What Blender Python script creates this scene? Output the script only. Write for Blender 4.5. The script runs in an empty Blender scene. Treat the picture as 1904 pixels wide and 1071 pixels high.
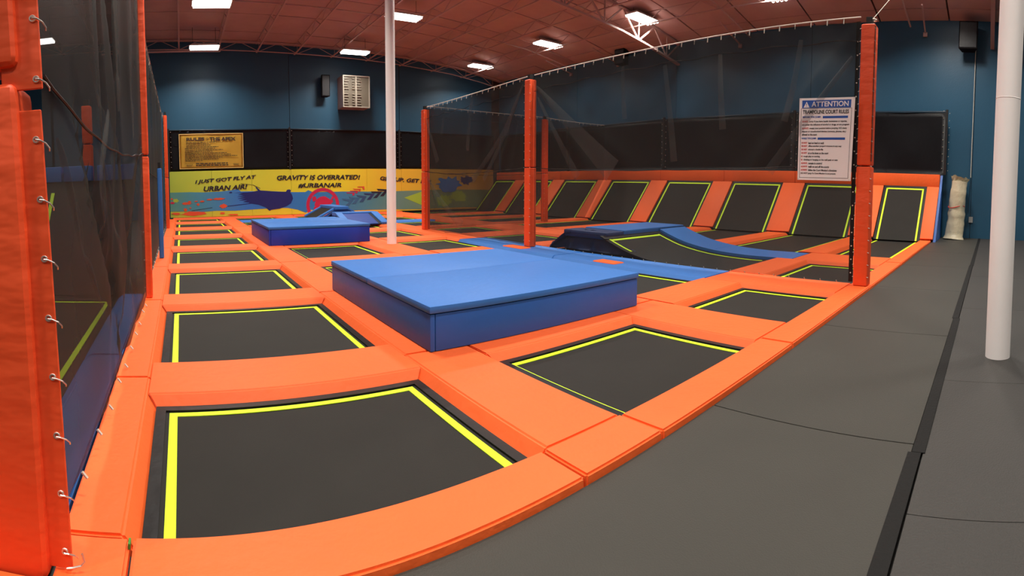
import bpy, bmesh, math, random
from mathutils import Vector, Matrix
from mathutils.geometry import tessellate_polygon
random.seed(7)
S = bpy.context.scene
COL = S.collection

# ------------------------------------------------------------------ camera (phone panorama: a cylindrical lens)
F_PX, U0, V0, PITCH, ROLL, CAM_Z = 960.0, 336.3, 388.0, 0.05, -0.0024, 1.56
cam_d = bpy.data.cameras.new('camera'); cam = bpy.data.objects.new('camera', cam_d); COL.objects.link(cam)
cam_d.type = 'PANO'; cam_d.panorama_type = 'CENTRAL_CYLINDRICAL'
MID = 950.0
cam_d.central_cylindrical_radius = 1.0
cam_d.central_cylindrical_range_u_min = (0 - MID) / F_PX
cam_d.central_cylindrical_range_u_max = (1904 - MID) / F_PX
cam_d.central_cylindrical_range_v_min = -(1071 - V0) / F_PX
cam_d.central_cylindrical_range_v_max = V0 / F_PX
_t = (MID - U0) / F_PX
_fw, _rt, _up = Vector((math.sin(_t), math.cos(_t), 0)), Vector((math.cos(_t), -math.sin(_t), 0)), Vector((0, 0, 1))
_F = _fw * math.cos(PITCH) - _up * math.sin(PITCH)
_U2 = _fw * math.sin(PITCH) + _up * math.cos(PITCH)
_R = _rt * math.cos(ROLL) - _U2 * math.sin(ROLL)
_U = _rt * math.sin(ROLL) + _U2 * math.cos(ROLL)
m = Matrix.Identity(4)
for i in range(3):
    m[i][0], m[i][1], m[i][2] = _R[i], _U[i], -_F[i]
m[2][3] = CAM_Z
cam.matrix_world = m
cam_d.clip_start = 0.02; cam_d.clip_end = 200
S.camera = cam

# ------------------------------------------------------------------ world and exposure
w = bpy.data.worlds.new('world'); S.world = w; w.use_nodes = True
w.node_tree.nodes['Background'].inputs[0].default_value = (0.9, 0.86, 0.82, 1)
w.node_tree.nodes['Background'].inputs[1].default_value = 0.02
S.view_settings.view_transform = 'Standard'; S.view_settings.look = 'None'
S.view_settings.gamma = 1.0; S.view_settings.use_curve_mapping = False
S.view_settings.exposure = 0.0
LAMP_WATTS, LAMP_GLOW = 215.0, 6.0
S.cycles.transparent_max_bounces = 24

# ------------------------------------------------------------------ materials
def mat(name, col, rough=0.6, noise=0.0, nscale=8.0, bump=0.0, bscale=30.0, metal=0.0, emit=None, estr=0.0, alpha=1.0, spec=0.5, sheen=0.0, stretch=(1, 1, 1), coat=0.0, col2=None, rot=(0, 0, 0)):
    M = bpy.data.materials.new(name); M.use_nodes = True
    nt = M.node_tree; N = nt.nodes; L = nt.links
    b = N['Principled BSDF']
    b.inputs['Base Color'].default_value = (*col, 1); b.inputs['Roughness'].default_value = rough
    b.inputs['Metallic'].default_value = metal; b.inputs['Specular IOR Level'].default_value = spec
    b.inputs['Sheen Weight'].default_value = sheen; b.inputs['Coat Weight'].default_value = coat
    if noise or bump:
        tc = N.new('ShaderNodeTexCoord'); mp = N.new('ShaderNodeMapping'); mp.inputs['Scale'].default_value = stretch; mp.inputs['Rotation'].default_value = rot
        L.new(tc.outputs['Object'], mp.inputs['Vector'])
    if noise:
        n = N.new('ShaderNodeTexNoise'); n.inputs['Scale'].default_value = nscale; n.inputs['Detail'].default_value = 5
        L.new(mp.outputs[0], n.inputs['Vector'])
        mx = N.new('ShaderNodeMix'); mx.data_type = 'RGBA'
        c2 = col2 or tuple(c * (1 + noise) for c in col); c1 = col if col2 else tuple(c * (1 - noise) for c in col)
        mx.inputs['A'].default_value = (*c1, 1); mx.inputs['B'].default_value = (*c2, 1)
        L.new(n.outputs['Fac'], mx.inputs['Factor']); L.new(mx.outputs['Result'], b.inputs['Base Color'])
    if bump:
        n2 = N.new('ShaderNodeTexNoise'); n2.inputs['Scale'].default_value = bscale; n2.inputs['Detail'].default_value = 3
        L.new(mp.outputs[0], n2.inputs['Vector'])
        bp = N.new('ShaderNodeBump'); bp.inputs['Strength'].default_value = bump; bp.inputs['Distance'].default_value = 0.02
        L.new(n2.outputs['Fac'], bp.inputs['Height']); L.new(bp.outputs[0], b.inputs['Normal'])
    if emit:
        b.inputs['Emission Color'].default_value = (*emit, 1); b.inputs['Emission Strength'].default_value = estr
    if alpha < 1:
        b.inputs['Alpha'].default_value = alpha
    return M

ORANGE = mat('orange_vinyl', (0.90, 0.135, 0.027), 0.55, 0.06, 3, 0.25, 14, spec=0.3)
ORANGE_V = mat('orange_post_vinyl', (0.82, 0.088, 0.022), 0.5, 0.07, 3, 0.9, 2.6, spec=0.35, stretch=(1, 1, 2.4), rot=(0, .55, 0))
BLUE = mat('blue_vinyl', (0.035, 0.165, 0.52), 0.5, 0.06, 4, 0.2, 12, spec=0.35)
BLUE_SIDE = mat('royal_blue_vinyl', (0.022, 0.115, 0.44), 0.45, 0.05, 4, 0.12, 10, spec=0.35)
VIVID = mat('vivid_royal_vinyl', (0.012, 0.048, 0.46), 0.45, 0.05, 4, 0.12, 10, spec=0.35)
ROYAL = mat('deep_royal_vinyl', (0.010, 0.042, 0.24), 0.5, 0.06, 4, 0.2, 8, spec=0.3)
NAVY = mat('navy_vinyl', (0.02, 0.04, 0.13), 0.5, 0.1, 4, 0.4, 5, spec=0.3)
BED = mat('black_jump_fabric', (0.0185, 0.0172, 0.0152), 0.75, 0.18, 2.5, 0.15, 160, spec=0.25)
EDGE = mat('black_spring_cover', (0.006, 0.006, 0.007), 0.5, 0, 1, 0.3, 9, spec=0.3)
STRIPE = mat('neon_yellow_webbing', (0.62, 0.93, 0.01), 0.6, 0.05, 20, 0.1, 200)
MATF = mat('grey_floor_mat', (0.041, 0.0395, 0.034), 0.58, 0.12, 1.6, 0.18, 120, spec=0.3)
MATF2 = mat('grey_floor_mat_worn', (0.035, 0.033, 0.031), 0.55, 0.2, 1.1, 0.2, 90, spec=0.35)
TAPE = mat('dark_seam_strip', (0.007, 0.007, 0.007), 0.7, 0.15, 3, 0.2, 40, spec=.2)
SLAB = mat('dark_concrete', (0.05, 0.05, 0.048), 0.8, 0.2, 1.0)
WALL = mat('teal_blue_wall_paint', (0.020, 0.085, 0.155), 0.42, 0.10, 0.7, 0.12, 25, spec=0.4)
WALLB = mat('grey_wall_paint', (0.18, 0.17, 0.16), 0.8, 0.1, 0.6)
CEIL = mat('bounce_tinted_roof_deck', (0.47, 0.31, 0.29), 0.75, 0.16, 1.3, 0.35, 3.5)  # pink tint: orange light bounced up to the deck, put into its colour
JOIST = mat('pink_grey_joist_paint', (0.46, 0.32, 0.30), 0.6, 0.08, 3)
GAP = mat('dark_deck_joint', (0.05, 0.018, 0.015), 0.9)
BLACKV = mat('black_vinyl_screen', (0.009, 0.010, 0.014), 0.5, 0.15, 1.2, 0.5, 2.2, spec=0.35)
STEEL = mat('black_steel', (0.015, 0.015, 0.016), 0.45, spec=0.4)
ZINC = mat('zinc_hardware', (0.72, 0.70, 0.66), 0.3, metal=0.9)
CORD = mat('pale_cord', (0.62, 0.60, 0.52), 0.6)
WHITE = mat('white_column_paint', (0.90, 0.86, 0.85), 0.45, 0.03, 3, 0.05, 20)
LAMPB = mat('white_lamp_housing', (0.8, 0.8, 0.78), 0.4)
LAMPG = mat('lit_lamp_diffuser', (0.9, 0.9, 0.88), 0.5, emit=(1.0, 0.955, 0.88), estr=LAMP_GLOW)
HEAT = mat('taupe_sheet_metal', (0.34, 0.25, 0.23), 0.45, 0.06, 4)
HEATD = mat('heater_dark_core', (0.09, 0.075, 0.055), 0.5, 0.1, 10)
HEATL = mat('bright_louver', (0.42, 0.38, 0.32), 0.35, metal=0.5)
SIGNW = mat('white_vinyl_banner', (0.92, 0.89, 0.88), 0.35, spec=0.5)
SIGNB = mat('sign_blue_print', (0.025, 0.10, 0.42), 0.4)
SIGNK = mat('sign_black_print', (0.012, 0.012, 0.014), 0.5)
SIGNR = mat('sign_red_print', (0.62, 0.05, 0.05), 0.5)
GOLD = mat('gold_vinyl_banner', (0.90, 0.54, 0.08), 0.32, 0.10, 2.2, 0.5, 1.6, spec=0.5)
GOLDE = mat('pale_gold_hem', (0.75, 0.55, 0.2), 0.4)
INK = mat('brown_black_ink', (0.035, 0.018, 0.01), 0.6)
MNAVY = mat('mural_navy', (0.008, 0.014, 0.15), 0.5, 0.1, 3)
MBLUE2 = mat('mural_mid_blue', (0.03, 0.19, 0.55), 0.5)
MCRIM = mat('mural_crimson', (0.55, 0.012, 0.07), 0.5)
MORNG = mat('mural_red_orange', (0.68, 0.085, 0.03), 0.5)
MBLK = mat('mural_black', (0.012, 0.008, 0.02), 0.5)
MGRN = mat('mural_lime', (0.38, 0.50, 0.05), 0.5)
MTEAL = mat('mural_teal', (0.05, 0.17, 0.34), 0.5)
PLAST = mat('cream_plastic_wrap', (0.62, 0.56, 0.40), 0.25, 0.10, 6, 0.7, 9, spec=0.6, coat=0.3)
REDT = mat('red_strap', (0.6, 0.03, 0.02), 0.5)
SPK = mat('black_speaker_cabinet', (0.005, 0.004, 0.005), 0.8, spec=.1)
GREYP = mat('grey_plastic', (0.35, 0.36, 0.36), 0.5)
GREENT = mat('green_tag', (0.05, 0.25, 0.03), 0.6)

def ramp_mat(name, stops, axis='X', lo=0.0, hi=1.0, nz=0.05):
    M = bpy.data.materials.new(name); M.use_nodes = True; nt = M.node_tree; N = nt.nodes; L = nt.links
    b = N['Principled BSDF']; b.inputs['Roughness'].default_value = 0.5
    tc = N.new('ShaderNodeTexCoord'); sx = N.new('ShaderNodeSeparateXYZ'); mr = N.new('ShaderNodeMapRange')
    L.new(tc.outputs['Object'], sx.inputs[0]); L.new(sx.outputs[axis], mr.inputs['Value'])
    mr.inputs['From Min'].default_value = lo; mr.inputs['From Max'].default_value = hi
    cr = N.new('ShaderNodeValToRGB'); L.new(mr.outputs[0], cr.inputs[0])
    e = cr.color_ramp.elements
    while len(e) < len(stops): e.new(0.5)
    for k, (p, c) in enumerate(stops):
        e[k].position = p; e[k].color = (*c, 1)
    L.new(cr.outputs[0], b.inputs['Base Color'])
    return M
# printed colours of the mural run from lime through yellow to amber along the wall
MYEL = ramp_mat('mural_yellow_print', [(0, (0.40, 0.52, 0.06)), (0.2, (0.60, 0.60, 0.04)), (0.45, (0.80, 0.68, 0.025)), (0.6, (0.78, 0.50, 0.03)), (1, (0.72, 0.30, 0.04))], 'X', -0.6, 17.2)
MBAND = ramp_mat('mural_blue_print', [(0, (0.10, 0.30, 0.24)), (0.09, (0.06, 0.27, 0.42)), (0.22, (0.035, 0.17, 0.60)), (0.42, (0.03, 0.20, 0.52)), (0.6, (0.08, 0.24, 0.27)), (0.75, (0.20, 0.27, 0.16)), (1, (0.18, 0.25, 0.12))], 'X', -0.6, 17.2)

def net_mat(name, col, opac, opac2, low=1.0):
    M = bpy.data.materials.new(name); M.use_nodes = True; nt = M.node_tree; N = nt.nodes; L = nt.links
    b = N['Principled BSDF']; b.inputs['Base Color'].default_value = (*col, 1); b.inputs['Roughness'].default_value = 0.55
    b.inputs['Specular IOR Level'].default_value = 0.12
    tr = N.new('ShaderNodeBsdfTransparent'); mx = N.new('ShaderNodeMixShader')
    tc = N.new('ShaderNodeTexCoord'); n = N.new('ShaderNodeTexNoise'); n.inputs['Scale'].default_value = 0.7; n.inputs['Detail'].default_value = 2
    mr = N.new('ShaderNodeMapRange'); mr.inputs['From Min'].default_value = 0.3; mr.inputs['From Max'].default_value = 0.7
    mr.inputs['To Min'].default_value = opac; mr.inputs['To Max'].default_value = opac2
    L.new(tc.outputs['Object'], n.inputs['Vector']); L.new(n.outputs['Fac'], mr.inputs['Value']); 
    sz = N.new('ShaderNodeSeparateXYZ'); L.new(tc.outputs['Object'], sz.inputs[0])
    hz = N.new('ShaderNodeMapRange'); hz.inputs['From Min'].default_value = 0.6; hz.inputs['From Max'].default_value = 3.0
    hz.inputs['To Min'].default_value = low; hz.inputs['To Max'].default_value = 1.0; L.new(sz.outputs['Z'], hz.inputs['Value'])
    mu = N.new('ShaderNodeMath'); mu.operation = 'MULTIPLY'; L.new(mr.outputs[0], mu.inputs[0]); L.new(hz.outputs[0], mu.inputs[1]); L.new(mu.outputs[0], mx.inputs[0])
    L.new(tr.outputs[0], mx.inputs[1]); L.new(b.outputs[0], mx.inputs[2]); L.new(mx.outputs[0], N['Material Output'].inputs['Surface'])
    return M
NET = net_mat('black_mesh_net', (0.027, 0.027, 0.025), 0.58, 0.80, 0.70)
NETB = net_mat('black_mesh_net_gathered', (0.030, 0.029, 0.027), 0.66, 0.82, 0.92)
NETF = net_mat('lit_mesh_net_fold', (0.12, 0.117, 0.11), 0.12, 0.30)  # same net, paler: light caught by the folds is put into the colour
NETL = net_mat('black_mesh_net_dense', (0.022, 0.021, 0.019), 0.70, 0.86)
NETC = net_mat('black_mesh_net_cross', (0.016, 0.015, 0.014), 0.50, 0.62, 0.7)

# ------------------------------------------------------------------ helpers
def obj(name, me, material=None, parent=None):
    if isinstance(me, bmesh.types.BMesh):
        d = bpy.data.meshes.new(name); me.to_mesh(d); me.free(); me = d
    if material and not me.materials: me.materials.append(material)
    o = bpy.data.objects.new(name, me); COL.objects.link(o)
    if parent: o.parent = parent
    return o
def empty(name, loc=(0, 0, 0), rz=0.0):
    o = bpy.data.objects.new(name, None); COL.objects.link(o); o.location = loc; o.rotation_euler = (0, 0, rz)
    o.empty_display_size = 0.2
    return o
def tag(o, label, cat, group=None):
    o['label'] = label; o['category'] = cat
    if group: o['group'] = group
    return o
def struct(o):
    o['kind'] = 'structure'; return o
def smooth(o, ang=0.6):
    for p in o.data.polygons: p.use_smooth = True
    try: o.data.set_sharp_from_angle(angle=ang)
    except Exception: pass
    return o
def box(bm, x0, x1, y0, y1, z0, z1):
    v = [bm.verts.new(c) for c in ((x0, y0, z0), (x1, y0, z0), (x1, y1, z0), (x0, y1, z0), (x0, y0, z1), (x1, y0, z1), (x1, y1, z1), (x0, y1, z1))]
    for f in ((3, 2, 1, 0), (4, 5, 6, 7), (0, 1, 5, 4), (1, 2, 6, 5), (2, 3, 7, 6), (3, 0, 4, 7)):
        bm.faces.new([v[i] for i in f])
    return v
def bev(bm, off, seg=2):
    bmesh.ops.bevel(bm, geom=list(bm.edges), offset=off, segments=seg, affect='EDGES', profile=0.6, clamp_overlap=True)
    return bm
def boxbm(x0, x1, y0, y1, z0, z1, b=0.0, seg=2):
    bm = bmesh.new(); box(bm, x0, x1, y0, y1, z0, z1)
    if b: bev(bm, b, seg)
    return bm
def frustum(x0, x1, y0, y1, z0, z1, sl, b=0.012):
    """padded bar: bottom rectangle, top inset by sl = (left, right, near, far)"""
    bm = bmesh.new(); v = box(bm, x0, x1, y0, y1, z0, z1)
    l, r, n, f = sl
    for i, (dx, dy) in zip((4, 5, 6, 7), ((l, n), (-r, n), (-r, -f), (l, -f))): v[i].co.x += dx; v[i].co.y += dy
    bmesh.ops.bevel(bm, geom=[e for e in bm.edges if e.verts[0].co.z > z1 - 1e-4 or e.verts[1].co.z > z1 - 1e-4], offset=b, segments=2, affect='EDGES', clamp_overlap=True)
    return bm
def tube(bm, pts, r, seg=8, cap=True):
    pts = [Vector(p) for p in pts]; rings = []
    for i, p in enumerate(pts):
        d = (pts[min(i + 1, len(pts) - 1)] - pts[max(i - 1, 0)]).normalized()
        a = d.orthogonal().normalized() if i == 0 else (rings_a - d * rings_a.dot(d)).normalized()
        rings_a = a; b = d.cross(a)
        rr = r[i] if isinstance(r, (list, tuple)) else r
        rings.append([bm.verts.new(p + (a * math.cos(2 * math.pi * k / seg) + b * math.sin(2 * math.pi * k / seg)) * rr) for k in range(seg)])
    for i in range(len(rings) - 1):
        for k in range(seg):
            bm.faces.new((rings[i][k], rings[i][(k + 1) % seg], rings[i + 1][(k + 1) % seg], rings[i + 1][k]))
    if cap:
        bm.faces.new(rings[0][::-1]); bm.faces.new(rings[-1])
def ringtorus(bm, c, nrm, R, r, seg=10, ms=5):
    c = Vector(c); nrm = Vector(nrm).normalized(); a = nrm.orthogonal().normalized(); b = nrm.cross(a); G = []
    for i in range(seg):
        t = 2 * math.pi * i / seg; d = a * math.cos(t) + b * math.sin(t)
        G.append([bm.verts.new(c + d * (R + r * math.cos(2 * math.pi * j / ms)) + nrm * r * math.sin(2 * math.pi * j / ms)) for j in range(ms)])
    for i in range(seg):
        for j in range(ms):
            bm.faces.new((G[i][j], G[i][(j + 1) % ms], G[(i + 1) % seg][(j + 1) % ms], G[(i + 1) % seg][j]))
def obar(bm, p0, p1, wy, h):
    """rectangular bar from p0 to p1 (square section wy x h)"""
    p0, p1 = Vector(p0), Vector(p1); d = (p1 - p0).normalized()
    up = Vector((0, 0, 1)) if abs(d.z) < 0.95 else Vector((0, 1, 0))
    s = d.cross(up).normalized() * wy / 2; u = s.cross(d).normalized() * h / 2
    v = [bm.verts.new(p + q) for p in (p0, p1) for q in (-s - u, s - u, s + u, -s + u)]
    for f in ((3, 2, 1, 0), (4, 5, 6, 7), (0, 1, 5, 4), (1, 2, 6, 5), (2, 3, 7, 6), (3, 0, 4, 7)): bm.faces.new([v[i] for i in f])
def poly_slab(pts, mapf, t0, t1):
    """flat outline pts (a, b) given thickness along the third axis via mapf(a, b, t)"""
    bm = bmesh.new(); n = len(pts)
    A = [bm.verts.new(mapf(a, b, t0)) for a, b in pts]; B = [bm.verts.new(mapf(a, b, t1)) for a, b in pts]
    for tr in tessellate_polygon([[Vector((a, b, 0)) for a, b in pts]]):
        bm.faces.new([A[i] for i in tr]); bm.faces.new([B[i] for i in tr[::-1]])
    for i in range(n): bm.faces.new((A[i], B[i], B[(i + 1) % n], A[(i + 1) % n]))
    bmesh.ops.recalc_face_normals(bm, faces=bm.faces)
    return bm
def extrude_profile(prof, y0, y1, axis='Y', b=0.0):
    """prof = closed (h, z) outline; swept along axis from y0 to y1"""
    f = (lambda h, z, t: (h, t, z)) if axis == 'Y' else (lambda h, z, t: (t, h, z))
    bm = poly_slab(prof, f, y0, y1)
    return bm
FONT_CACHE = {}
def text_mesh(s, size, shear=0.0, bold=0.0, spacing=1.0):
    c = bpy.data.curves.new('lettering', 'FONT'); c.body = s; c.size = size; c.shear = shear; c.offset = bold
    c.space_character = spacing; c.resolution_u = 3; c.extrude = 0.0015
    o = bpy.data.objects.new('lettering', c); COL.objects.link(o)
    dg = bpy.context.evaluated_depsgraph_get(); me = bpy.data.meshes.new_from_object(o.evaluated_get(dg))
    bpy.data.objects.remove(o); bpy.data.curves.remove(c)
    me.materials.clear()
    return me
def fit_text(s, x0, x1, z0, z1, shear=0.0, bold=0.0):
    """mesh whose letters fill the rectangle (x0..x1, z0..z1) in its XY plane"""
    me = text_mesh(s, 1.0, shear, bold)
    xs = [v.co.x for v in me.vertices]; ys = [v.co.y for v in me.vertices]
    ax, bx, ay, by = min(xs), max(xs), min(ys), max(ys)
    for v in me.vertices:
        v.co.x = x0 + (v.co.x - ax) / (bx - ax) * (x1 - x0); v.co.y = z0 + (v.co.y - ay) / (by - ay) * (z1 - z0); v.co.z = 0.0015 if v.co.z > 0 else -0.0015
    return me
def remap(me, f):
    for v in me.vertices: v.co = f(*v.co)
    return me
def merge_meshes(ms):
    bm = bmesh.new()
    for me in ms: bm.from_mesh(me)
    return bm

# ------------------------------------------------------------------ plan of the hall (metres; camera over the origin)
G, FZ = 0.06, -0.035                                         # top of the floor pads, level of the court floor under them
COLS = [(-0.56, -0.22), (1.79, 2.55), (4.40, 5.33), (6.99, 7.98), (9.93, 11.30)]      # pad rows running away from the walkway (bottom edges)
BARS = [(3.63, 4.46), (6.46, 7.29), (9.37, 10.20), (12.38, 13.21), (15.44, 16.27), (18.52, 19.35), (21.62, 22.44)]
KERB = (1.81, 2.16)
BACK = 24.40                                                 # start of the strip at the foot of the mural
SLX, SLT, SLZ = 15.65, 17.08, 1.72                             # foot and head of the leaning wall beds
ORD = ['first', 'second', 'third', 'fourth', 'fifth', 'sixth', 'seventh', 'eighth']
WX, WY = 17.7, 25.0                                          # faces of the right and back walls

# ------------------------------------------------------------------ setting
fl = struct(obj('floor', boxbm(-12, WX + .2, -8, WY + .2, -0.25, FZ), SLAB))
xs = [-6.0, -2.2, 0.4, 3.08, 5.50, 8.05, 10.6, 13.2, 15.8, WX]
for k in range(len(xs) - 1):
    o = obj('floor_mat', boxbm(xs[k] + .005, xs[k + 1] - .005, 0.415, KERB[0] - 0.005, FZ, 0.016, 0.004), MATF, fl)
xs2 = [-6.0, -3.1, 0.1, 2.4, 4.2, 6.9, 9.6, 12.3, 15.0, WX]
for k in range(len(xs2) - 1):
    for (a, b) in ((-1.9, 0.345), (-4.4, -1.91), (-7.9, -4.41)):
        obj('floor_mat', boxbm(xs2[k] + .002, xs2[k + 1] - .002, a, b, FZ, 0.014, 0.004), MATF2, fl)
for a, b, dy in ((-6, -1.0, 0), (-1.0, 2.98, .012), (2.98, 6.3, -.01), (6.3, 11, .008), (11, WX, -.006)):
    obj('seam_strip', boxbm(a, b - .004, 0.342 + dy, 0.422 + dy, 0.014, 0.021, 0.003), TAPE, fl)

wb = struct(obj('wall_back', boxbm(-12, WX + .2, WY + 0.03, WY + .3, 0, 9.2), GAP))
for k, a in enumerate((-12, -6.3, -0.45, 5.42, 11.3)):
    obj('wall_panel', boxbm(a + .006, min(a + 5.86, WX) - .006, WY, WY + 0.05, 0, 9.1, 0.004), WALL, wb)
wr = struct(obj('wall_right', boxbm(WX + 0.03, WX + .3, -8, WY, 0, 9.2), GAP))
for a, b in ((-8, -5.2), (-5.2, 0.72), (0.72, 6.6), (6.6, 12.5), (12.5, 18.4), (18.4, WY)):
    obj('wall_panel', boxbm(WX, WX + .05, a + .006, b - .006, 0, 9.1, 0.004), WALL, wr)
struct(obj('wall_left', boxbm(-12.3, -12, -8, WY, 0, 9.2), WALL))
struct(obj('wall_front', boxbm(-12, WX, -8.3, -8, 0, 9.2), WALLB))

def zc(x):                                                    # underside of the roof deck
    for (a, za), (b, zb) in (((-12, 8.75), (0, 8.5)), ((0, 8.5), (10, 8.2)), ((10, 8.2), (14.8, 7.88)), ((14.8, 7.88), (18, 7.36))):
        if x <= b: return za + (zb - za) * (x - a) / (b - a)
    return 7.36
cl = struct(obj('ceiling', poly_slab([(-12.2, 9.2), (-12.2, 8.83)] + [(x, zc(x) + 0.06) for x in (0, 10, 14.8, 18)] + [(18, 9.2)], lambda a, b, t: (a, t, b), -8, WY + .2), GAP))
JX = [-11.1 + 1.867 * k for k in range(16)]                   # joist lines, 1.87 m apart
JX = [0.1 + 1.867 * k for k in range(-6, 10)]
ys = [-8.0]
while ys[-1] < WY - 0.5: ys.append(min(ys[-1] + random.choice((1.2, 1.25, 1.15)) * 2, WY))
for i in range(len(JX)):
    x0 = JX[i]; x1 = JX[i + 1] if i + 1 < len(JX) else WX
    if x1 - x0 < 0.2: continue
    for j in range(len(ys) - 1):
        d = random.uniform(0, 0.02)
        bm = bmesh.new(); v = box(bm, x0 + .02, x1 - .02, ys[j] + .03, ys[j + 1] - .03, 0, 0.05)
        for q in v: q.co.z += zc(q.co.x) - d
        obj('deck_panel', bm, CEIL, cl)
for x in JX:                                                  # open-web joists: chords plus zig-zag web
    if x > 15.5: continue
    top, bot = zc(x) - 0.01, zc(x) - 0.42
    bm = bmesh.new()
    obar(bm, (x, -7.9, top), (x, WY - .05, top), .07, .04); obar(bm, (x, -7.9, bot), (x, WY - .05, bot), .07, .035)
    y = -7.9; k = 0
    while y < WY - 0.9:
        obar(bm, (x, y, bot if k % 2 else top), (x, y + .8, top if k % 2 else bot), .02, .02); y += .8; k += 1
    obj('joist', bm, JOIST, cl)
for gy, depth, q_ in ((12.4, 0.82, 1.0), (0.2, 0.82, 1.0), (24.45, 0.42, .45)):   # girders across the joists
    bm = bmesh.new()
    X = [-12 + 1.867 * k for k in range(16)] + [WX]
    for k in range(len(X) - 1):
        a, b = X[k], X[k + 1]
        ta, tb = Vector((a, gy, zc(a) - .08)), Vector((b, gy, zc(b) - .08)); ba, bb = ta - Vector((0, 0, depth)), tb - Vector((0, 0, depth))
        if k == len(X) - 2: bb = Vector((b, gy, zc(b) - .08 - depth * 1.0))
        obar(bm, ta, tb, .12 * q_, .08 * q_); obar(bm, ba, bb, .13 * q_, .07 * q_)
        mid = (ba + bb) / 2
        obar(bm, ta, mid, .05 * q_, .05 * q_); obar(bm, tb, mid, .05 * q_, .05 * q_); obar(bm, (ta + tb) / 2, mid, .035 * q_, .035 * q_)
    obj('girder', bm, JOIST, cl)
for y in (2.4, 9.4, 15.6, 18.7, 22.0):                        # knee braces from the last joist to the wall
    bm = bmesh.new(); obar(bm, (15.9, y, 7.30), (WX - .02, y + .1, 6.95), .05, .04); box(bm, WX - .1, WX - .02, y + .03, y + .17, 6.84, 6.98)
    obj('wall_brace', bm, JOIST, cl)
bm = bmesh.new(); tube(bm, [(-3.5, 24.1, 7.86), (2.0, 24.1, 7.80)], .045, 8); tube(bm, [(2.0, 24.1, 7.80), (2.0, 24.1, 8.1)], .035, 8)
obj('sprinkler_pipe', bm, JOIST, cl)
for y in (3.0, 9.0, 18.6):
    bm = bmesh.new(); tube(bm, [(x, y, zc(x) - .30) for x in (-11, 0, 10, 14.8, 17.5)], .03, 6); obj('sprinkler_pipe', bm, JOIST, cl)

# ------------------------------------------------------------------ ceiling lamps (each carries its own light)
def lamp(x, y, label):
    t = tag(empty('ceiling_lamp', (x, y, 7.62)), label, 'lamp', 'rows of bright high-bay ceiling lamps')
    hb = bmesh.new(); v = box(hb, -.66, .66, -.30, .30, 0.0, 0.12)
    for i in (4, 5, 6, 7): v[i].co.x *= .8; v[i].co.y *= .6
    obj('housing', hb, LAMPB, t)
    for k in range(4):
        yy = -.225 + .15 * k
        bm = bmesh.new(); tube(bm, [(-.62, yy, -.02), (.62, yy, -.02)], .058, 8)
        obj('lamp_tube', bm, LAMPG, t)
    for sx in (-.5, .5):
        bm = bmesh.new(); tube(bm, [(sx, 0, .1), (sx, 0, zc(x) - 7.62)], .008, 5); obj('hanger', bm, STEEL, t)
    ld = bpy.data.lights.new('lamp_light', 'AREA'); ld.shape = 'RECTANGLE'; ld.size = 1.25; ld.size_y = .55
    ld.energy = LAMP_WATTS; ld.color = (1.0, 0.93, 0.83); ld.spread = math.radians(141)
    lo = bpy.data.objects.new('lamp_light', ld); COL.objects.link(lo); lo.parent = t; lo.location = (0, 0, -.10)
LXN = {-5.5: 'over the next court past the long net', 1.2: 'over the plain lane by the long net', 8.05: 'over the rules net line', 14.9: 'over the foot of the leaning wall beds'}
LYN = {22.7: 'closest to the mural wall', 17.35: 'second from the mural wall', 12.1: 'third from the mural wall', 6.95: 'fourth from the mural wall', 1.7: 'fifth from the mural wall', -3.6: 'sixth from the mural wall'}
for lx in LXN:
    for ly in LYN:
        lamp(lx, ly if lx > -5 else ly - 2.4, 'bright ceiling lamp ' + LXN[lx] + ', ' + LYN[ly])

# ------------------------------------------------------------------ trampolines
def ring_bm(x0, x1, y0, y1, wd, z0, z1, wobble=0.0):
    bm = bmesh.new()
    for (a, b, c, d) in ((x0, x1, y0, y0 + wd), (x0, x1, y1 - wd, y1), (x0, x0 + wd, y0 + wd, y1 - wd), (x1 - wd, x1, y0 + wd, y1 - wd)):
        box(bm, a, b, c, d, z0, z1)
    return bm
def trampoline(x0, x1, y0, y1, label, group='jump beds of the trampoline court', ins=(.10, .10, .005, .09)):
    t = tag(empty('trampoline', ((x0 + x1) / 2, (y0 + y1) / 2, FZ)), label, 'trampoline', group)
    cx, cy = (x0 + x1) / 2, (y0 + y1) / 2; hx, hy = (x1 - x0) / 2, (y1 - y0) / 2
    bm = bmesh.new(); bmesh.ops.create_grid(bm, x_segments=8, y_segments=8, size=1)
    for v in bm.verts:
        sag = 0.012 * (1 - v.co.x ** 2) * (1 - v.co.y ** 2); v.co = (v.co.x * (hx - .03), v.co.y * (hy - .03), 0.020 - sag)
    obj('jump_mat', bm, BED, t)
    e = obj('spring_cover', ring_bm(-hx + .004, hx - .004, -hy + .004, hy - .004, .07, 0.001, 0.034), EDGE, t)
    l, r, n, f = ins
    bm = ring_bm(-hx + l, hx - r, -hy + n, hy - f, .055, 0.019, 0.0235)
    obj('border_stripe', bm, STRIPE, t)
    return t
LANE = ['in the plain lane along the long net', 'in the lane of the blue foam blocks', 'in the lane before the tall rules net', 'in the lane behind the tall rules net']
YB = [KERB[1]] + [b for ab in BARS for b in ab] + [BACK]
rows = [(YB[2 * k], YB[2 * k + 1]) for k in range(8)]
for L_ in range(4):
    for r_, (a, b) in enumerate(rows):
        if (L_, r_) in ((1, 1), (1, 4), (3, 1), (3, 2), (2, 6)): continue
        x0, x1 = COLS[L_][1], COLS[L_ + 1][0]
        trampoline(x0, x1, a, b, f'black jump bed {LANE[L_]}, {ORD[r_]} from the walkway', ins=(.10 if L_ == 0 else .045, .10, .005, .09))

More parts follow.
